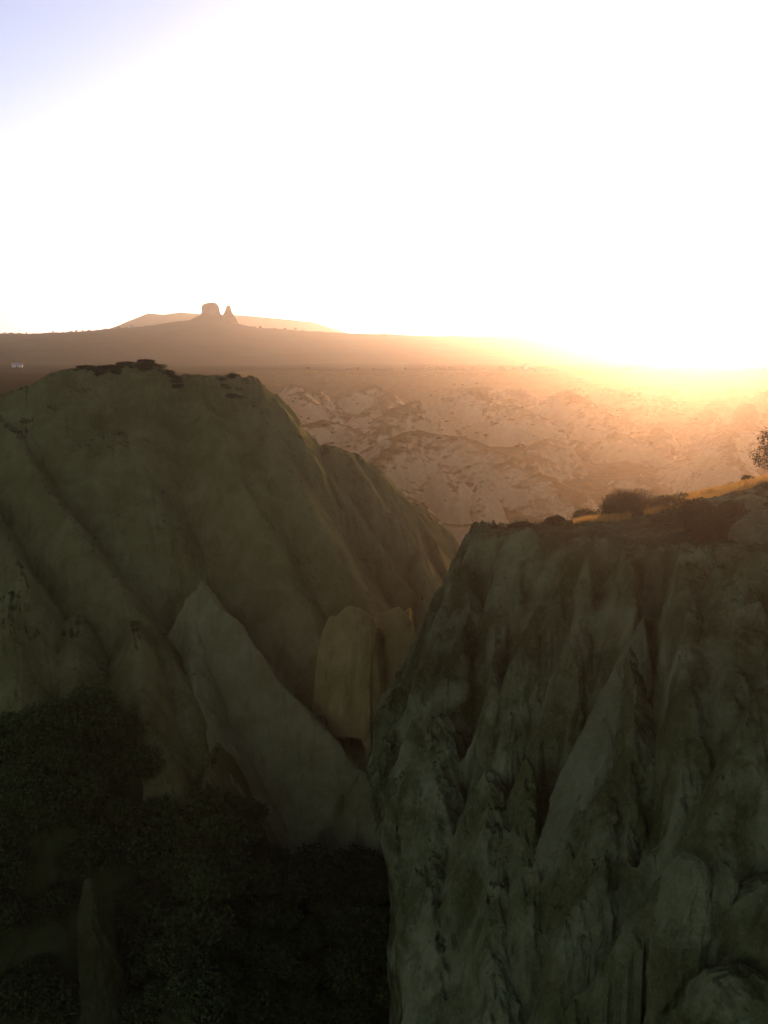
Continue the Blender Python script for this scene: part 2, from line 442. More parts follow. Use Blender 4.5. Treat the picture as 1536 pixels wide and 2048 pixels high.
cliff_spurs = [
    (T([(1005, 1085, 0.3), (985, 1150, 1.2), (965, 1230, 2.4), (930, 1270, 3), (890, 1330, 3.4), (850, 1420, 3.6), (820, 1520, 4), (790, 1620, 4.2), (800, 1760, 4.6), (800, 1900, 5)]), 2.2, 3.4, 0.5),
    (T([(1060, 1120, 0.6), (1040, 1150, 1.0), (1000, 1195, 1.6), (985, 1300, 2.2), (990, 1420, 2.6)]), 3.0, 3.0, 0.5),
    (T([(1130, 1130, 0.4), (1110, 1190, 1.4), (1070, 1255, 2), (1050, 1330, 2.4), (1030, 1420, 2.6)]), 2.8, 3.0, 0.5),
    (T([(1185, 1110, 0.5), (1170, 1190, 1.3), (1150, 1260, 1.5), (1140, 1380, 1.4)]), 3.2, 3.2, 0.5),
    (T([(1260, 1110, 0.4), (1275, 1180, 1.0), (1270, 1260, 1.2), (1285, 1400, 1.2), (1280, 1560, 1.5), (1290, 1750, 2)]), 4.0, 4.0, 0.8),
    (T([(1375, 1110, 0.4), (1380, 1180, 1.6), (1385, 1280, 2.4), (1390, 1400, 2.8), (1395, 1550, 3.0), (1400, 1700, 3)]), 3.2, 3.2, 2.0),
    (T([(1480, 1130, 0.4), (1490, 1230, 1.6), (1480, 1350, 2.0)]), 2.8, 2.8, 1.8),
    (T([(1560, 1380, 3), (1520, 1450, 4), (1480, 1550, 5), (1450, 1640, 5.5), (1445, 1720, 5.5)]), 2.0, 3.6, 0.8),
    (T([(985, 1545, 2.6), (1000, 1620, 4.2), (1010, 1700, 4.8), (1000, 1850, 5.6), (1000, 2000, 6)]), 2.9, 3.2, 1.8),
    (T([(1055, 1548, 2.6), (1070, 1620, 3.6), (1085, 1720, 4.0), (1080, 1850, 4.2)]), 3.0, 3.0, 1.2),
    (T([(1150, 1560, 2.4), (1165, 1640, 3.4), (1180, 1740, 3.6), (1180, 1850, 3.8)]), 3.0, 3.0, 1.0),
    (T([(1230, 1550, 2.2), (1225, 1640, 3.4), (1200, 1760, 4.2), (1150, 1850, 5)]), 3.0, 3.4, 1.0),
    (T([(1310, 1530, 1.2), (1305, 1600, 2), (1300, 1700, 2.6)]), 4.0, 4.0, 0.5),
    (T([(880, 1440, 3.6), (880, 1540, 4.6), (880, 1680, 5.2), (885, 1850, 5.6), (890, 2000, 6)]), 2.6, 2.6, 2.0),
]
cracks = [T([(1312, 1110, 0), (1318, 1250, 0), (1310, 1400, 0), (1318, 1550, 0), (1312, 1750, 0), (1306, 2000, 0)]),
          T([(972, 1130, 0), (975, 1210, 0), (962, 1300, 0), (955, 1450, 0), (945, 1600, 0)]),
          T([(1115, 1560, 0), (1118, 1700, 0), (1112, 1900, 0)])]
def cliff_fn(X, Y):
    X0 = X
    wx = fbm(X / 4.5, Y / 4.5, 4, 80); wy = fbm(X / 4.5, Y / 4.5, 4, 84)
    d, ze = edge_dist(X, Y)
    ins = in_poly(X, Y, poly_in)
    amt = np.where(ins, np.clip(1 - d / 2, 0, 1), np.clip(0.6 + d / 8, 0, 1.5))
    z = cliff_body(X + wx * 1.1 * amt, Y + wy * 1.1 * amt)
    for pts, k, kl, r in cliff_spurs:
        z = np.where(ins, z, smax(z, roof(X + wx * 0.45, Y + wy * 0.45, pts, k=k, kl=kl, r=r, kend=4.5), 0.3))
    cut = 0
    for c in cracks:
        cc = np.array(c)
        q = roof(X + wx * 0.3, Y, np.column_stack([cc[:, 0], cc[:, 1] + 1.0, cc[:, 2] * 0]), k=1.0, r=0.05, kend=1.0)   # -distance
        cut = cut + np.clip(1 + q / 1.1, 0, 1) * 4.0
    z = z - np.where(ins, 0, cut * np.clip(d / 1.0, 0, 1))
    xl = -0.4 + 1.3 * np.clip((79 - Y) / 16, 0, 1) + 0.5 * fbm(Y / 6, Y * 0 + 2.2, 3, 98) 
    z = z - np.where(ins, 0, (5.0 + 9.0 * np.clip((78 - Y) / 10, 0, 1)) * np.clip(xl - X, 0, 40))
    z = z - 5.0 * np.clip(-33.5 - z, 0, 60) * np.clip((3.0 - X) / 3.0, 0, 1) * np.clip((Y - 58) / 6, 0, 1)
    rough = np.where(ins, 0.25, 1.0)
    z = z + rough * (0.9 * fbm(X / 2.6, Y / 2.6, 4, 90) + 0.5 * np.clip(ridged(X / 1.7, Y / 3.5, 3, 93) - 0.5, -1, 1)) + 0.10 * fbm(X / 0.5, Y / 0.5, 3, 96)
    return z
def cliff_post(V):
    d, ze = edge_dist(V[:, 0], V[:, 1])
    w = np.where(in_poly(V[:, 0], V[:, 1], poly_in), 0, np.clip((ze - V[:, 2]) / 3, 0, 1))
    w = w * np.where(V[:, 2] < -33, 1 - 0.8 * np.clip((3 - V[:, 0]) / 2, 0, 1), 1)
    V = rugged(V, w, 1.7, 0.42, 0.30, 230)
    z = V[:, 2]; dn = np.clip((-34 - z) / 7, 0, 1)
    V[:, 0] += np.clip((4.5 - V[:, 0]) / 3, 0, 1) * np.clip((V[:, 1] - 52) / 8, 0, 1) * (1.9 * dn * dn * (3 - 2 * dn) * (z < -33) + 1.1 * np.clip((-28 - z) / 4, 0, 1) * fbm(z / 4.5, V[:, 1] / 7, 4, 265))
    V[:, 0] += w * np.clip((4 - V[:, 0]) / 4, 0, 1) * 0.8 * fbm(V[:, 1] / 2.2, V[:, 2] / 3.5, 4, 260)
    return V
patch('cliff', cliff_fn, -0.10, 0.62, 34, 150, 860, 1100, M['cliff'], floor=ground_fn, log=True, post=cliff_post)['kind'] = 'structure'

# rounded knobs and the thin spire
def knob(name, base, prof, mat, label, lean=(0, 0), seed=0, squash=1.0, cat='rock spire'):
    """a rounded rock stump: prof = (height, radius) pairs"""
    n, m = 120, 140
    hs = np.array([p[0] for p in prof]); rs = np.array([p[1] for p in prof])
    H = np.interp(np.linspace(0, 1, m), np.linspace(0, 1, len(hs)), hs)
    Rr = np.interp(np.linspace(0, 1, m), np.linspace(0, 1, len(hs)), rs)
    V = []
    for h, r in zip(H, Rr):
        t = np.linspace(0, 2 * np.pi, n, endpoint=False)
        k = 1 + 0.16 * fbm(np.cos(t) * 1.3 + seed, np.sin(t) * 1.3 + h * 0.22, 4, seed) + 0.16 * fbm(np.cos(t) * 3 + seed, np.sin(t) * 3 + h * 0.9, 4, seed + 4) + 0.06 * fbm(np.cos(t) * 6, np.sin(t) * 6 + h, 3, seed + 9)
        V.append(np.column_stack([r * k * np.cos(t) + lean[0] * (h - hs[-1]), squash * r * k * np.sin(t) + lean[1] * (h - hs[-1]), np.full(n, h)]))
    V = np.concatenate(V)
    idx = np.arange(n * m).reshape(m, n); nx = np.roll(idx, -1, 1)
    Fc = np.stack([idx[:-1], nx[:-1], nx[1:], idx[1:]], -1).reshape(-1, 4)
    capi = len(V); V = np.vstack([V, [0, 0, H[-1] + 0.02]])
    if 'spire' not in name: V = rugged(V, np.ones(len(V)), 1.3, 0.20, 0.10, 280 + seed)
    V[idx[-1]] = V[capi]
    o = new_mesh(name, V, Fc, mat)
    o.location = base
    return mark(o, label, cat)

def knob_at(name, px, py_top, Y, w_px, prof, mat, label, **kw):
    """prof in units: (pixels below the top, half width in pixels) scaled to metres at distance Y"""
    if 'spire' not in name:
        Y = hit(cliff_fn, px, py_top + 40, 30, 120) - Y
    s = Y / F * 1.04
    tp = P(px, py_top, Y)
    pr = [(-a * s, b * s) for a, b in prof][::-1]
    return knob(name, tp, pr, mat, label, **kw)

knob_at('rock_slab', 1286, 1236, 0.9, 60, [(0, 2), (25, 10), (60, 24), (110, 42), (170, 60), (230, 76), (300, 92), (420, 110)], M['tuff_bare'],
        'pale pointed rock slab leaning against the cliff beside its long dark crack', seed=5, lean=(0.28, 0.40), squash=0.55, cat='rock slab')
knob_at('rock_hump', 1378, 1708, 1.0, 66, [(0, 4), (6, 20), (22, 34), (60, 48), (130, 60), (220, 66), (360, 72), (600, 80)], M['cliff'],
        'large rounded rock knob at the foot of the cliff, right of the dark crack', seed=3, cat='rock knob')
knob_at('rock_hump', 1560, 1752, 2.0, 90, [(0, 8), (10, 40), (40, 75), (100, 105), (220, 130), (420, 140)], M['cliff'],
        'broad rock knob cut by the right picture edge, behind the rounded knob', seed=8, cat='rock knob')
knob_at('rock_hump', 1480, 1930, 2.0, 60, [(0, 4), (10, 26), (34, 60), (80, 96), (150, 128), (300, 160)], M['cliff'],
        'low dark rock knob at the bottom right corner below the others', seed=14, cat='rock knob')
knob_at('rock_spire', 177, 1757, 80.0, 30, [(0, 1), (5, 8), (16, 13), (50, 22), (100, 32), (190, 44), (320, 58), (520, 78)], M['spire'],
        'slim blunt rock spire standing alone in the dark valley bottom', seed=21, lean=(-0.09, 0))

# ------------------------------------------------------------------ badlands beyond the valley
bad_lines = [
    ([P(758, 935, 330), P(795, 880, 350), P(845, 862, 362), P(915, 875, 358), P(1000, 906, 345), P(1095, 960, 328), P(1165, 1005, 312), P(1240, 1060, 296)], 0.85, 5),
    ([P(1180, 905, 420), P(1225, 868, 415), P(1262, 872, 410), P(1320, 905, 400), P(1350, 935, 392)], 1.0, 6),
    ([P(1560, 855, 430), P(1500, 862, 425), P(1440, 900, 400), P(1370, 960, 370), P(1290, 1010, 340), P(1240, 1050, 320)], 1.0, 3),
    ([P(1060, 895, 430), P(1110, 875, 430), P(1150, 885, 425), P(1165, 925, 410)], 0.9, 4),
    ([P(895, 945, 300), P(915, 985, 292), P(925, 1050, 285)], 1.5, 2), ([P(955, 975, 296), P(965, 1020, 290), P(968, 1070, 284)], 1.6, 2),
    ([P(820, 985, 290), P(850, 1020, 285), P(880, 1050, 280), P(900, 1100, 272)], 1.2, 2),
    ([P(905, 1050, 262), P(940, 1050, 258), P(960, 1075, 254)], 1.3, 3),
    ([P(700, 790, 560), P(745, 770, 590), P(790, 800, 560), P(830, 850, 500)], 1.0, 4),
    ([P(720, 830, 500), P(760, 812, 510), P(800, 830, 495)], 1.0, 4),
    ([P(590, 770, 600), P(640, 790, 560), P(655, 830, 520)], 0.9, 4), ([P(620, 850, 430), P(660, 840, 440), P(720, 870, 430), P(760, 870, 420)], 0.8, 4),
    ([P(900, 790, 590), P(950, 775, 620), P(1010, 810, 560), P(1060, 850, 500)], 0.9, 5),
    ([P(1300, 870, 480), P(1360, 850, 500), P(1430, 860, 480)], 0.95, 5),
    ([P(1060, 940, 360), P(1075, 900, 375), P(1100, 880, 390)], 0.9, 3),
    ([P(1190, 1000, 350), P(1230, 960, 360), P(1275, 950, 362), P(1320, 975, 350)], 0.85, 4),
]
rr = random.Random(5)
for i in range(60):
    Y = 330 + 440 * rr.random() ** 0.8
    px = rr.uniform(560, 1800)
    x = float(ray(px, 850)[0]) * Y
    b = float(ground_fn(np.array([x]), np.array([Y]))[0])
    h = rr.uniform(12, 24) * (1.0 if Y < 650 else 0.7)
    L = rr.uniform(30, 80); ang = rr.gauss(-1.9, 0.6)
    z0 = min(b + h, -0.036 * Y); pts = []
    for j in range(4):
        t = j / 3
        pts.append((x + math.cos(ang + 0.5 * t) * L * t, Y + math.sin(ang + 0.5 * t) * L * t, z0 - (h * 0.9 + 0.10 * L) * t ** 1.5))
    if px < 1180 and Y < 400: continue
    bad_lines.append((pts, rr.uniform(0.75, 1.05), rr.uniform(3, 7)))
def bad_fn(X, Y):
    bs = np.clip(basin_side(X, Y) * 1.2, 0, 1)
    wx = fbm(X / 22, Y / 22, 4, 110); wy = fbm(X / 22, Y / 22, 4, 114)
    Xw, Yw = X + wx * 5, Y + wy * 5
    z = ground_fn(X, Y) + 1.2 + 3.5 * np.clip(ridged(X / 75, Y / 75, 3, 120), -0.5, 2) * np.clip((780 - Y) / 120, 0, 1)
    for pts, k, r in bad_lines:
        z = smax(z, roof(Xw, Yw, pts, k=k, r=r, kend=k * 1.2), 0.8)
    g0 = ground_fn(X, Y)
    z = g0 + (z - g0) * bs * bs
    rr_ = np.clip((790 - Y) / 100, 0, 1) * bs
    z = z + rr_ * (0.5 * ridged(X / 16, Y / 16, 4, 130) + 0.35 * fbm(X / 3, Y / 3, 3, 134))
    # the basin lies right of the plateau, and stops below its rim
    lim = plateau_z(X, Y) - 0.6
    b = basin_side(X, Y)
    u = X / Y
    z = z - 60 * np.clip((385 - Y) / 70, 0, 1) * np.clip((-0.045 - u) / 0.03, 0, 1)
    return np.where(b < 0.02, ground_fn(X, Y) - 3, smin(z, np.where(Y > 560, lim, 50), 1.2))
patch('badlands', bad_fn, -0.18, 0.55, 235, 850, 950, 800, M['badlands'], log=True, floor=lambda x, y: ground_fn(x, y) + 0.5)['kind'] = 'structure'

# ------------------------------------------------------------------ far hills, castle rock, mountain
sky1 = [(-700, 690), (-300, 676), (0, 668), (120, 665), (240, 657), (300, 651), (370, 640), (420, 634), (470, 645), (520, 655), (600, 661), (740, 667), (860, 672),
        (950, 670), (1060, 672), (1150, 686), (1250, 708), (1400, 722), (1536, 730), (2200, 736)]
cr1 = np.array([P(a, b, 2000) for a, b in sky1])
def far_fn(X, Y):
    w = 14 * fbm(X / 120, Y / 120, 3, 140)
    zc = np.interp(X + w, cr1[:, 0], cr1[:, 2])
    g = -16.0
    t = np.clip((Y - 1050) / 950, 0, 1)
    up = g + (zc - g) * (t ** 1.25)
    dn = zc - (Y - 2000) * 0.35
    z = np.where(Y < 2000, up, dn)
    return z + np.clip(t, 0, 1) * np.clip(2.4 - t * 1.6, 0, 2) * (3.2 * fbm(X / 90, Y / 60, 4, 150)) + 0.6 * fbm(X / 14, Y / 14, 3, 155) * t
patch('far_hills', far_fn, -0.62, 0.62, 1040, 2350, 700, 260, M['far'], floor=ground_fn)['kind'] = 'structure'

sky2 = [(-100, 700), (160, 676), (220, 659), (270, 637), (300, 626), (330, 629), (360, 624), (400, 628), (480, 630), (560, 637), (620, 643), (660, 655), (700, 667), (800, 690), (1000, 705)]
cr2 = np.array([P(a, b, 3600) for a, b in sky2])
def mt_fn(X, Y):
    zc = np.interp(X + 12 * fbm(X / 150, Y / 150, 3, 160), cr2[:, 0], cr2[:, 2])
    t = np.clip(1 - np.abs(Y - 3600) / 1000.0, 0, 1)
    return -20 + (zc + 20) * t ** 1.1 + 5 * fbm(X / 120, Y / 120, 3, 164) * t * (1 - t) * 4
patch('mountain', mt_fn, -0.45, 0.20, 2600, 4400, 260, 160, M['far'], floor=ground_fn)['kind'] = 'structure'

def crag(name, outline, Y, depth, mat, parent, seed):
    """a rock tower: stacked rings whose left and right follow (py, px_left, px_right)"""
    rows = np.array(outline, float)
    m, n = 60, 48
    pys = np.linspace(rows[0, 0], rows[-1, 0], m)
    V = []
    for i, py in enumerate(pys):
        l = np.interp(py, rows[:, 0], rows[:, 1]); r = np.interp(py, rows[:, 0], rows[:, 2])
        a = P(l, py, Y); b = P(r, py, Y)
        c = (a[0] + b[0]) / 2; hw = max((b[0] - a[0]) / 2, 0.3)
        t = np.linspace(0, 2 * np.pi, n, endpoint=False)
        k = 1 + 0.13 * fbm(np.cos(t) * 2 + seed, np.sin(t) * 2 + py * 0.09, 4, seed) + 0.12 * fbm(np.cos(t) * 5 + seed, np.sin(t) * 5 + py * 0.35, 3, seed + 1)
        sq = (np.abs(np.cos(t)) ** 2.6 + np.abs(np.sin(t)) ** 2.6) ** (-1 / 2.6)
        V.append(np.column_stack([c + hw * k * sq * np.cos(t), Y + hw * depth * k * sq * np.sin(t), a[2] + 0.6 * fbm(np.cos(t) * 3, np.sin(t) * 3, 3, seed + 2)]))
    V[0][:] = V[0].mean(0)
    V = np.concatenate(V)
    idx = np.arange(n * m).reshape(m, n); nx = np.roll(idx, -1, 1)
    Fc = np.stack([idx[:-1], idx[1:], nx[1:], nx[:-1]], -1).reshape(-1, 4)
    return new_mesh(name, V, Fc, mat, parent)
cr = empty('castle_rock', (0, 0, 0))
mark(cr, 'castle-like rock outcrop with a wide block and a slim pillar on the far hilltop', 'rock outcrop')
crag('rock_block', [(604.5, 420, 428), (606, 413, 432), (609, 407, 434), (612, 404, 436), (618, 404, 438), (626, 403, 440), (630, 400, 443), (638, 385, 452), (650, 365, 470), (665, 350, 480)], 1990, 0.8, M['far'], cr, 4)
crag('rock_pillar', [(610.5, 455, 458.5), (613, 452.5, 461), (618, 451.5, 462), (624, 449, 463.5), (630, 446, 467), (638, 440, 472), (648, 436, 476), (665, 430, 482)], 1985, 0.9, M['far'], cr, 9)

# ------------------------------------------------------------------ shrubs and trees
def leaf_cloud(blobs, n, size, seed, flat=0.75):
    """many small leaf faces spread through several uneven blobs"""
    r = np.random.RandomState(seed)
    V = []; Fc = []
    w = np.array([b[3] ** 2 for b in blobs]); w /= w.sum()
    ch = r.choice(len(blobs), n, p=w)
    d = r.normal(size=(n, 3)); d /= np.linalg.norm(d, axis=1)[:, None]
    rad = r.uniform(0.55, 1.08, n) ** 0.7
    B = np.array(blobs)[ch]
    lump = 1 + 0.28 * np.array(fbm(d[:, 0] * 2.5 + ch, d[:, 1] * 2.5 + d[:, 2] * 2, 3, seed))
    c = B[:, :3] + d * (B[:, 3] * rad * lump)[:, None] * np.array([1, 1, flat])
    a = r.normal(size=(n, 3)); a /= np.linalg.norm(a, axis=1)[:, None]
    b = np.cross(a, r.normal(size=(n, 3))); b /= np.linalg.norm(b, axis=1)[:, None]
    s = (size * r.uniform(0.6, 1.4, n))[:, None]
    V = np.stack([c - a * s, c + b * s * 0.55, c + a * s, c - b * s * 0.55], 1).reshape(-1, 3)
    Fc = np.arange(4 * n).reshape(n, 4)
    return V, Fc

def limb(V, Fc, a, b, ra, rb, n=6):
    a = np.array(a, float); b = np.array(b, float)
    d = b - a; d /= np.linalg.norm(d); u = np.cross(d, [0.3, 0.9, 0.1]); u /= np.linalg.norm(u); w = np.cross(d, u)
    base = len(V)
    for c, r_ in ((a, ra), (b, rb)):
        for i in range(n):
            t = 2 * math.pi * i / n
            V.append(c + r_ * (math.cos(t) * u + math.sin(t) * w))
    for i in range(n):
        j = (i + 1) % n
        Fc.append((base + i, base + j, base + n + j, base + n + i))

def shrub(name, loc, w, h, n, leaf, seed, mat, nb=7):
    """crown of leaves on a few woody stems"""
    r = random.Random(seed)
    root = empty(name, loc)
    blobs = []
    for i in range(nb):
        t = r.uniform(0, 2 * math.pi); q = r.uniform(0.1, 0.62) * w / 2
        br = r.uniform(0.28, 0.45) * min(w, h * 1.5)
        blobs.append((math.cos(t) * q, math.sin(t) * q, min(h - br * 0.75, h * r.uniform(0.35, 0.75)), br))
    blobs.append((0, 0, h * 0.45, min(w, h * 1.3) * 0.42))
    V, Fc = leaf_cloud(blobs, n, leaf, seed)
    V[:, 2] = np.where(V[:, 2] < 0, -V[:, 2] * 0.3, V[:, 2])
    new_mesh('crown', V, Fc, mat, root, smooth=False)
    SV, SF = [], []
    for b in blobs[:5]:
        limb(SV, SF, (b[0] * 0.1, b[1] * 0.1, -0.3), (b[0] * 0.8, b[1] * 0.8, b[2]), 0.035 * h, 0.012 * h)
    new_mesh('stem', SV, SF, M['bark'], root)
    return root

def copy_tree(o, parent=None):
    c = o.copy(); C.objects.link(c); c.parent = parent
    for ch in list(o.children): copy_tree(ch, c)
    return c

def surf(fn, px, py, y0, y1, up=0.0):
    y = hit(fn, px, py, y0, y1)
    if y is None: return None
    u, _ = ray(px, py)
    x = float(u) * y
    return (x, y, float(fn(np.array([x]), np.array([y]))[0]) + up)
def on(fn, x, y): return float(fn(np.array([x]), np.array([y]))[0])

vr0 = random.Random(77)
# cliff-top shrubs, each by hand: pixel of the base centre, distance, width and height in photo pixels
def top_shrub(px, py, Y, wpx, hpx, n, label, mat, name='shrub', leaf=0.07, seed=1, nb=7, cat='shrub'):
    s = Y / F * 1.03
    x = P(px, py, Y)[0]
    z = on(cliff_fn, x, Y) - 0.15
    z = min(z, P(px, py, Y)[2] + 0.3)
    o = shrub(name, (x, Y, z), wpx * s, hpx * s, n, leaf, seed, mat, nb)
    if not label: return mark(o, 'small scruffy bush scattered among the dry grass of the cliff top', cat, 'small bushes scattered over the cliff top')
    return mark(o, label, cat)
top_shrub(1222, 1048, 80, 50, 34, 4000, 'low rough scrub leaning on the left side of the big dome-shaped shrub', M['leaf'], seed=4)
top_shrub(1258, 1042, 80, 104, 58, 11000, 'big dense dark dome-shaped shrub on the cliff top above dry grass', M['leaf'], leaf=0.06, seed=33, nb=20)
top_shrub(1330, 1038, 80, 60, 40, 5000, 'loose shrub just right of the big dome-shaped shrub on the cliff top', M['leaf_olive'], leaf=0.07, seed=5)
top_shrub(1112, 1062, 84, 52, 24, 4500, 'low dark rounded shrub near the left end of the cliff top', M['leaf'], seed=7)
top_shrub(1170, 1058, 84, 60, 32, 4000, 'spiky low shrub between the rounded shrub and the big dome on the cliff top', M['leaf_olive'], seed=9)
top_shrub(1470, 975, 84, 24, 17, 1500, 'tiny dark shrub on the skyline left of the tree at the right edge', M['leaf'], seed=11)
top_shrub(1494, 972, 84, 24, 20, 1500, 'small round shrub touching the tree at the right edge', M['leaf'], seed=13)
top_shrub(1362, 1000, 82, 34, 24, 900, 'sparse golden shrub sticking up from the dry grass of the cliff top', M['leaf_olive'], seed=15)
top_shrub(1385, 1060, 66, 110, 60, 6000, 'brownish shrub on the slope below the golden grass', M['leaf'], seed=17)
top_shrub(1432, 1095, 60, 100, 55, 6000, 'dark brown shrub hanging at the cliff rim beside pale rock', M['leaf'], seed=19)
top_shrub(1462, 1048, 66, 70, 36, 3500, 'small dark shrub tucked against pale rock near the right edge', M['leaf'], seed=21)
top_shrub(1040, 1066, 80, 66, 16, 3000, 'flat dark shrub at the very left corner of the cliff top', M['leaf'], seed=23)
top_shrub(985, 1064, 82, 40, 12, 1600, 'tiny tuft of scrub on the leftmost rim of the cliff', M['leaf'], seed=25)

for i in range(16):
    px = vr0.uniform(1085, 1480); Y = vr0.uniform(77, 84) if px < 1300 else vr0.uniform(70, 84)
    top_shrub(px, 1060 - max(0, px - 1250) * 0.3, Y, vr0.uniform(14, 42), vr0.uniform(8, 20), 900, '', vr0.choice([M['leaf'], M['leaf_olive']]), name='shrub', leaf=0.06, seed=100 + i, nb=5)
# tree cut by the right picture edge
def tree(name, loc, w, h, n, leaf, seed, mat, label, cat='tree', trunk=0.4):
    r = random.Random(seed)
    root = empty(name, loc)
    blobs = []
    for i in range(14):
        t = r.uniform(0, 2 * math.pi); q = r.uniform(0.15, 0.8) * w / 2
        zz = h * r.uniform(0.16, 0.88)
        br = r.uniform(0.14, 0.24) * w
        blobs.append((math.cos(t) * q, math.sin(t) * q, zz, br))
    V, Fc = leaf_cloud(blobs, n, leaf, seed, 0.7)
    new_mesh('crown', V, Fc, mat, root, smooth=False)
    SV, SF = [], []
    limb(SV, SF, (0, 0, -0.5), (0.1, 0, h * trunk), 0.045 * h, 0.03 * h, 8)
    for b in blobs: limb(SV, SF, (0.1, 0, h * trunk * 0.9), (b[0] * 0.9, b[1] * 0.9, b[2]), 0.018 * h, 0.005 * h, 5)
    new_mesh('trunk', SV, SF, M['bark'], root)
    return mark(root, label, cat)
x = P(1560, 990, 78)[0]
tree('tree', (x, 78, on(cliff_fn, x, 78) - 0.2), 5.2, 3.7, 11000, 0.075, 31, M['leaf'], 'dark leafy tree cut off by the right edge, standing on the cliff top', trunk=0.35)

# golden grass along the cliff top
def grass(name, cells, n, h, seed, label):
    r = np.random.RandomState(seed)
    V, Fc = [], []
    k = r.randint(0, len(cells), n)
    for i in range(n):
        px0, py0, px1, py1, Y0, Y1 = cells[k[i]]
        px = r.uniform(px0, px1); Y = r.uniform(Y0, Y1)
        x = P(px, py0 + (py1 - py0) * (px - px0) / (px1 - px0), Y)[0]
        V.append((x, Y, 0))
    V = np.array(V); z = cliff_fn(V[:, 0], V[:, 1])
    keep = in_poly(V[:, 0], V[:, 1], poly_in) & (perlin(V[:, 0] / 0.9, V[:, 1] / 0.9, 5) > -0.25)
    V = V[keep]; z = z[keep]; n = len(V)
    hh = h * r.uniform(0.4, 1.2, n); a = r.uniform(0, np.pi, n); w = 0.018
    dx, dy = np.cos(a) * w, np.sin(a) * w
    lx, ly = r.normal(0, 0.35, n) * hh, r.normal(0, 0.35, n) * hh
    A = np.column_stack([V[:, 0] - dx, V[:, 1] - dy, z - 0.03]); B = np.column_stack([V[:, 0] + dx, V[:, 1] + dy, z - 0.03])
    Cc = np.column_stack([V[:, 0] + lx + dx * .4, V[:, 1] + ly + dy * .4, z + hh]); D = np.column_stack([V[:, 0] + lx - dx * .4, V[:, 1] + ly - dy * .4, z + hh])
    VV = np.stack([A, B, Cc, D], 1).reshape(-1, 3)
    o = new_mesh(name, VV, np.arange(4 * n).reshape(n, 4), M['grass'], smooth=False)
    return mark(o, label, 'grass', kind='stuff')
grass('dry_grass', [(1150, 1045, 1260, 1043, 76, 81), (1290, 1040, 1390, 1000, 76, 84), (1350, 1005, 1500, 975, 78, 86), (1400, 995, 1536, 968, 76, 86)], 26000, 0.42, 3,
      'golden backlit dry grass along the cliff top')

# pale outcrops near the right edge
def boulder(name, loc, sx_, sy_, sz_, seed, mat, label):
    n, m = 40, 28
    V = []
    for i in range(m):
        ph = math.pi * i / (m - 1)
        t = np.linspace(0, 2 * np.pi, n, endpoint=False)
        d = np.column_stack([np.sin(ph) * np.cos(t), np.sin(ph) * np.sin(t), np.full(n, np.cos(ph))])
        k = 1 + 0.5 * fbm(d[:, 0] * 1.4 + seed, d[:, 1] * 1.4 + d[:, 2] * 1.1, 4, seed)
        V.append(d * k[:, None] * np.array([sx_, sy_, sz_]))
    V = np.concatenate(V); idx = np.arange(n * m).reshape(m, n); nx = np.roll(idx, -1, 1)
    Fc = np.stack([idx[:-1], idx[1:], nx[1:], nx[:-1]], -1).reshape(-1, 4)
    o = new_mesh(name, V, Fc, mat); o.location = loc
    return mark(o, label, 'boulder')
for (px, py, Y, a, b, c, sd, lab) in [(1524, 1055, 58, 1.5, 1.3, 1.3, 3, 'pale grey boulder at the right edge below the tree'),
                                      (1440, 1012, 70, 1.9, 1.2, 0.6, 6, 'long flat pale rock set in the slope under the golden grass'),
                                      (1500, 1000, 68, 1.5, 1.2, 0.6, 8, 'pale weathered rock in the slope between the tree and the grey boulder')]:
    x = P(px, py, Y)[0]
    boulder('boulder', (x, Y, on(cliff_fn, x, Y) + 0.1), a, b, c, sd, M['tuff_bare'], lab)
for (px, py, Y, a, sd, lab) in [(108, 1712, 88, 1.1, 12, 'pale round boulder on the dark scrub slope, right one of the pair'),
                                (62, 1738, 87, 1.5, 15, 'wide pale boulder on the dark scrub slope, left one of the pair')]:
    boulder('boulder', P(px, py, Y), a, a * 0.8, a * 0.8, sd, M['tuff'], lab)

# ---------------- valley bottom trees and shrubs: three kinds, copied
protos = [shrub('valley_shrub', (0, 0, -300), 4.2, 3.2, 3800, 0.16, 41 + i, M['leaf_valley'], 9) for i in range(3)]
vr = random.Random(9)
placed = []
spots = []
tries = 0
while len(spots) < 230 and tries < 9000:
    tries += 1
    px = vr.uniform(-30, 790); py = vr.uniform(1400, 2040)
    # outline of the dark scrub in the photograph
    lim = np.interp(px, [0, 60, 120, 185, 235, 270, 330, 370, 400, 450, 500, 530, 600, 700, 760, 790], [1475, 1445, 1415, 1410, 1440, 1520, 1610, 1650, 1600, 1575, 1620, 1690, 1740, 1740, 1700, 1760])
    if py < lim + 20: continue
    if abs(px - 177) < 60 and py > 1740: continue
    if abs(px - 90) < 60 and 1690 < py < 1760: continue
    p = surf(lambda a, b: np.maximum(mound_fn(a, b), ground_fn(a, b)), px, py, 55, 130)
    if p is None: continue
    if any((p[0] - q[0]) ** 2 + (p[1] - q[1]) ** 2 < 1.75 ** 2 for q in spots): continue
    spots.append(p)
DESC = ['dense dark scrub bush massed with others on the shaded valley bottom']
for i, p in enumerate(spots):
    k = i % 3
    o = protos[k] if i < 3 else copy_tree(protos[k])
    s = vr.uniform(0.6, 1.15)
    o.location = (p[0], p[1], p[2] - 0.2); o.scale = (s, s, s * vr.uniform(0.8, 1.1)); o.rotation_euler = (0, 0, vr.uniform(0, 6.28))
    mark(o, DESC[0], 'shrub', 'dark bushes massed on the valley bottom')

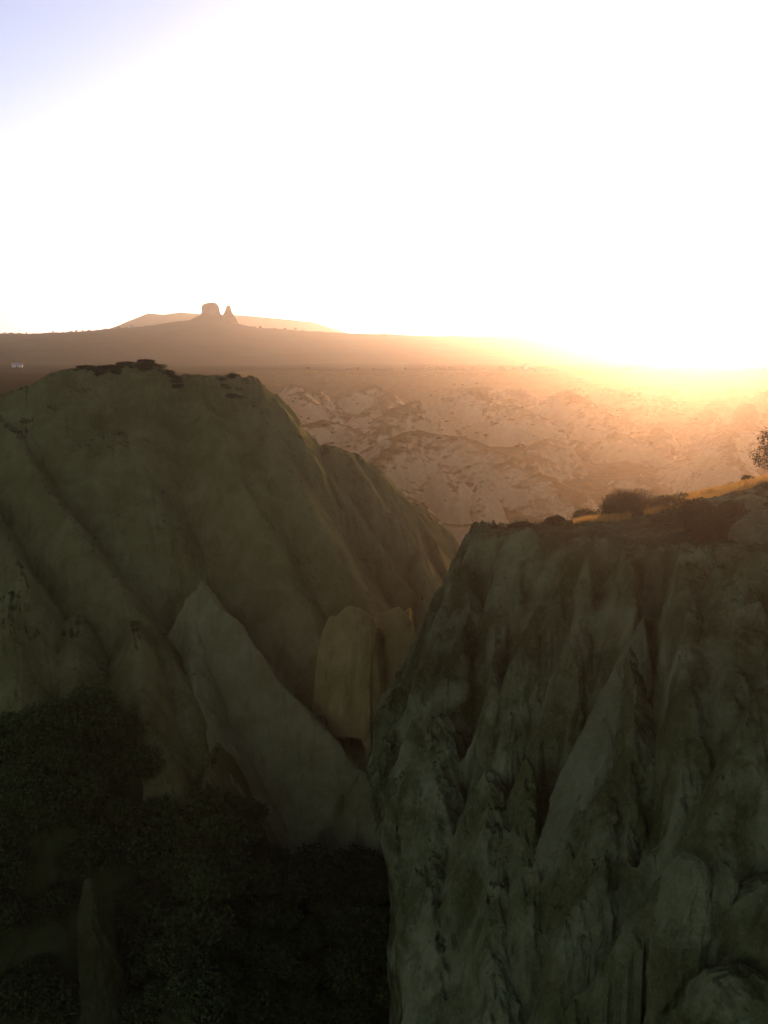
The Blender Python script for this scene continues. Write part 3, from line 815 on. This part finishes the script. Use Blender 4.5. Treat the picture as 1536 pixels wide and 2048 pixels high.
# ---------------- shrubs on the hill's crown
cps = [shrub('hilltop_shrub', (0, 0, -300), 2.4, 1.1, 900, 0.11, 51 + i, M['leaf'], 6) for i in range(2)]
n = 0
for i in range(130):
    px = vr.uniform(150, 355) if i < 122 else vr.uniform(432, 478)
    yk = vr.uniform(149, 154)
    x = P(px, 730, yk)[0]
    z = on(hill_fn, x, yk) - 0.25
    if n < 2: o = cps[n]
    else: o = copy_tree(cps[n % 2])
    n += 1
    s = vr.uniform(0.5, 1.0)
    o.location = (x, yk, z - 0.15); o.scale = (s * 1.2, s * 1.2, s * 0.65); o.rotation_euler = (0, 0, vr.uniform(0, 6.28))
    mark(o, 'low dark bush on the crown of the fluted hill', 'shrub', 'dark bushes on the crown of the hill')

# ---------------- trees along the far plateau rim and the far skyline
def simple_tree(name, w, h, n, leaf, seed, mat):
    r = random.Random(seed); root = empty(name, (0, 0, -300))
    bl = [(r.uniform(-.25, .25) * w, r.uniform(-.25, .25) * w, h * r.uniform(.4, .75), w * r.uniform(.22, .34)) for _ in range(6)]
    V, Fc = leaf_cloud(bl, n, leaf, seed); new_mesh('crown', V, Fc, mat, root, smooth=False)
    SV, SF = [], []; limb(SV, SF, (0, 0, -1), (0, 0, h * .5), .06 * w, .03 * w); new_mesh('trunk', SV, SF, M['bark'], root)
    return root
tp_ = [simple_tree('far_tree', 6, 5, 260, 0.7, 61 + i, M['leaf']) for i in range(3)]
n = 0
def put(px, Y, fn, s, label, group):
    global n
    x = P(px, 700, Y)[0]
    o = tp_[n] if n < 3 else copy_tree(tp_[n % 3]); n += 1
    o.location = (x, Y, on(fn, x, Y) - 0.3); o.scale = (s * vr.uniform(.8, 1.5), s, s * vr.uniform(.7, 1.1)); o.rotation_euler = (0, 0, vr.uniform(0, 6.28))
    mark(o, label, 'tree', group)
for i in range(70):
    px = vr.choice([vr.uniform(0, 240), vr.uniform(0, 240), vr.uniform(500, 700), vr.uniform(740, 1060)])
    put(px, vr.uniform(1960, 2000), far_fn, vr.uniform(0.5, 1.0) ** 2, 'tiny dark tree on the skyline of the far hills', 'trees on the far skyline')
for i in range(60):
    px = vr.choice([vr.uniform(480, 900), vr.uniform(900, 1130), vr.uniform(900, 1130), vr.uniform(1130, 1536)])
    x = P(px, 740, 830)[0]
    put(px, float(rim_y(np.array([x]))[0]) + vr.uniform(-8, 40), ground_fn, vr.uniform(0.25, 0.6), 'small dark tree on the rim above the badlands', 'trees on the plateau rim')
for i in range(90):
    px = vr.uniform(560, 1536); py = vr.uniform(760, 900)
    p = surf(bad_fn, px, py, 300, 830)
    if p is None: continue
    s = vr.uniform(0.12, 0.32)
    o = copy_tree(tp_[i % 3]); o.location = (p[0], p[1], p[2] - 0.2); o.scale = (s * 1.3, s * 1.3, s * 0.7); o.rotation_euler = (0, 0, vr.uniform(0, 6.28))
    mark(o, 'small dark bush scattered in the gullies of the badlands', 'shrub', 'bushes scattered over the badlands'); o.name = 'badland_shrub'

# ---------------- small far buildings
def house(name, px, Y, w, d, h, fn, label, rz=0.3):
    x = P(px, 720, Y)[0]
    root = empty(name, (x, Y, on(fn, x, Y) - 0.3), rz)
    a, b = w / 2, d / 2
    V = [(-a, -b, 0), (a, -b, 0), (a, b, 0), (-a, b, 0), (-a, -b, h), (a, -b, h), (a, b, h), (-a, b, h)]
    new_mesh('wall', V, [(0, 1, 5, 4), (1, 2, 6, 5), (2, 3, 7, 6), (3, 0, 4, 7)], M['plaster'], root, False)
    a += .3; b += .3
    V = [(-a, -b, h), (a, -b, h), (a, b, h), (-a, b, h), (-a, 0, h + w * .22), (a, 0, h + w * .22)]
    new_mesh('roof', V, [(0, 1, 5, 4), (2, 3, 4, 5), (1, 2, 5, 5), (3, 0, 4, 4)], M['tin'], root, False)
    V = [(-.5, -b + .25, 0), (.5, -b + .25, 0), (.5, -b + .25, 2), (-.5, -b + .25, 2)]
    new_mesh('door', V, [(0, 1, 2, 3)], M['bark'], root, False)
    return mark(root, label, 'house')
house('small_house', 186, 620, 2.2, 3.0, 2.4, ground_fn, 'tiny white hut on the plateau just left of the hill crown', 0.9)
house('small_house', 34, 900, 8, 5, 2.6, ground_fn, 'long low house on the plateau at the far left', 0.1)
house('small_house', 1055, 850, 5, 5, 2.5, ground_fn, 'tiny white house among trees on the badlands rim', 0.5)
house('small_house', 264, 1960, 5, 5, 6, far_fn, 'tiny pale building on the far hillside left of the castle rock', 0.5)

# ------------------------------------------------------------------ haze
def box(name, lo, hi):
    V = [(x, y, z) for z in (lo[2], hi[2]) for y in (lo[1], hi[1]) for x in (lo[0], hi[0])]
    Fc = [(0, 2, 3, 1), (4, 5, 7, 6), (0, 1, 5, 4), (2, 6, 7, 3), (0, 4, 6, 2), (1, 3, 7, 5)]
    mt = bpy.data.materials.new('haze'); mt.use_nodes = True; nt = mt.node_tree; nt.nodes.clear()
    out = nt.nodes.new('ShaderNodeOutputMaterial'); v = nt.nodes.new('ShaderNodeVolumePrincipled')
    v.inputs['Color'].default_value = HAZE_COL; v.inputs['Density'].default_value = HAZE_D; v.inputs['Anisotropy'].default_value = HAZE_G
    nt.links.new(v.outputs[0], out.inputs['Volume'])
    o = new_mesh(name, V, Fc, mt, smooth=False)
    o['kind'] = 'stuff'
    return o
HAZE_COL = (0.95, 0.80, 0.56, 1); HAZE_D = 1.8e-4; HAZE_G = 0.90
if not PREVIEW:
    box('haze', (-4400, -60, -72), (4400, 5700, 210))

# ------------------------------------------------------------------ light
SUN_PX, SUN_EL = 1385, 4.6
az = math.atan((SUN_PX - 768) / F / cp)           # to the right of straight ahead (+y)
el = R(SUN_EL)
d = Vector((math.sin(az) * math.cos(el), math.cos(az) * math.cos(el), math.sin(el)))
sun = bpy.data.lights.new('sun', 'SUN'); sun.energy = 3.3; sun.angle = R(0.53); sun.color = (1.0, 0.52, 0.31)
so = bpy.data.objects.new('sun', sun); C.objects.link(so); so.rotation_euler = d.to_track_quat('Z', 'Y').to_euler()

w = bpy.data.worlds.new('World'); bpy.context.scene.world = w; w.use_nodes = True
nt = w.node_tree; nt.nodes.clear()
sky = nt.nodes.new('ShaderNodeTexSky'); sky.sky_type = 'NISHITA'; sky.sun_disc = False
sky.sun_elevation = el; sky.sun_rotation = az      # rotation measured from +y, clockwise
sky.air_density = 1.0; sky.dust_density = 2.5; sky.ozone_density = 1.0; sky.altitude = 1200
hs = nt.nodes.new('ShaderNodeHueSaturation'); hs.inputs['Saturation'].default_value = 0.5
bg = nt.nodes.new('ShaderNodeBackground'); bg.inputs['Strength'].default_value = 0.13
wo = nt.nodes.new('ShaderNodeOutputWorld')
tint = nt.nodes.new('ShaderNodeMix'); tint.data_type = 'RGBA'; tint.blend_type = 'MULTIPLY'; tint.inputs[0].default_value = 1.0
K = 3.7
tint.inputs[7].default_value = (1.0 / K, 1.01 / K, 1.27 / K, 1)
gm = nt.nodes.new('ShaderNodeGamma'); gm.inputs['Gamma'].default_value = 1.35
up = nt.nodes.new('ShaderNodeVectorMath'); up.operation = 'SCALE'; up.inputs['Scale'].default_value = K
nt.links.new(sky.outputs[0], hs.inputs['Color']); nt.links.new(hs.outputs[0], tint.inputs[6]); nt.links.new(tint.outputs[2], gm.inputs['Color'])
nt.links.new(gm.outputs[0], up.inputs[0]); nt.links.new(up.outputs[0], bg.inputs[0]); nt.links.new(bg.outputs[0], wo.inputs[0])

# ------------------------------------------------------------------ camera and picture
cam = bpy.data.cameras.new('camera'); co = bpy.data.objects.new('camera', cam); C.objects.link(co)
cam.sensor_fit = 'VERTICAL'; cam.sensor_height = 36.0; cam.lens = F / 2048 * 36.0
cam.clip_start = 0.5; cam.clip_end = 12000
co.location = (0, 0, 0); co.rotation_euler = (R(90) - PITCH, 0, 0)
sc = bpy.context.scene; sc.camera = co
sc.view_settings.view_transform = 'Standard'; sc.view_settings.look = 'None'; sc.view_settings.gamma = 1.0
sc.view_settings.exposure = 1.05
sc.cycles.use_denoising = True; sc.cycles.volume_bounces = 0; sc.cycles.max_bounces = 4
if PREVIEW:
    sc.view_settings.exposure = 4.0
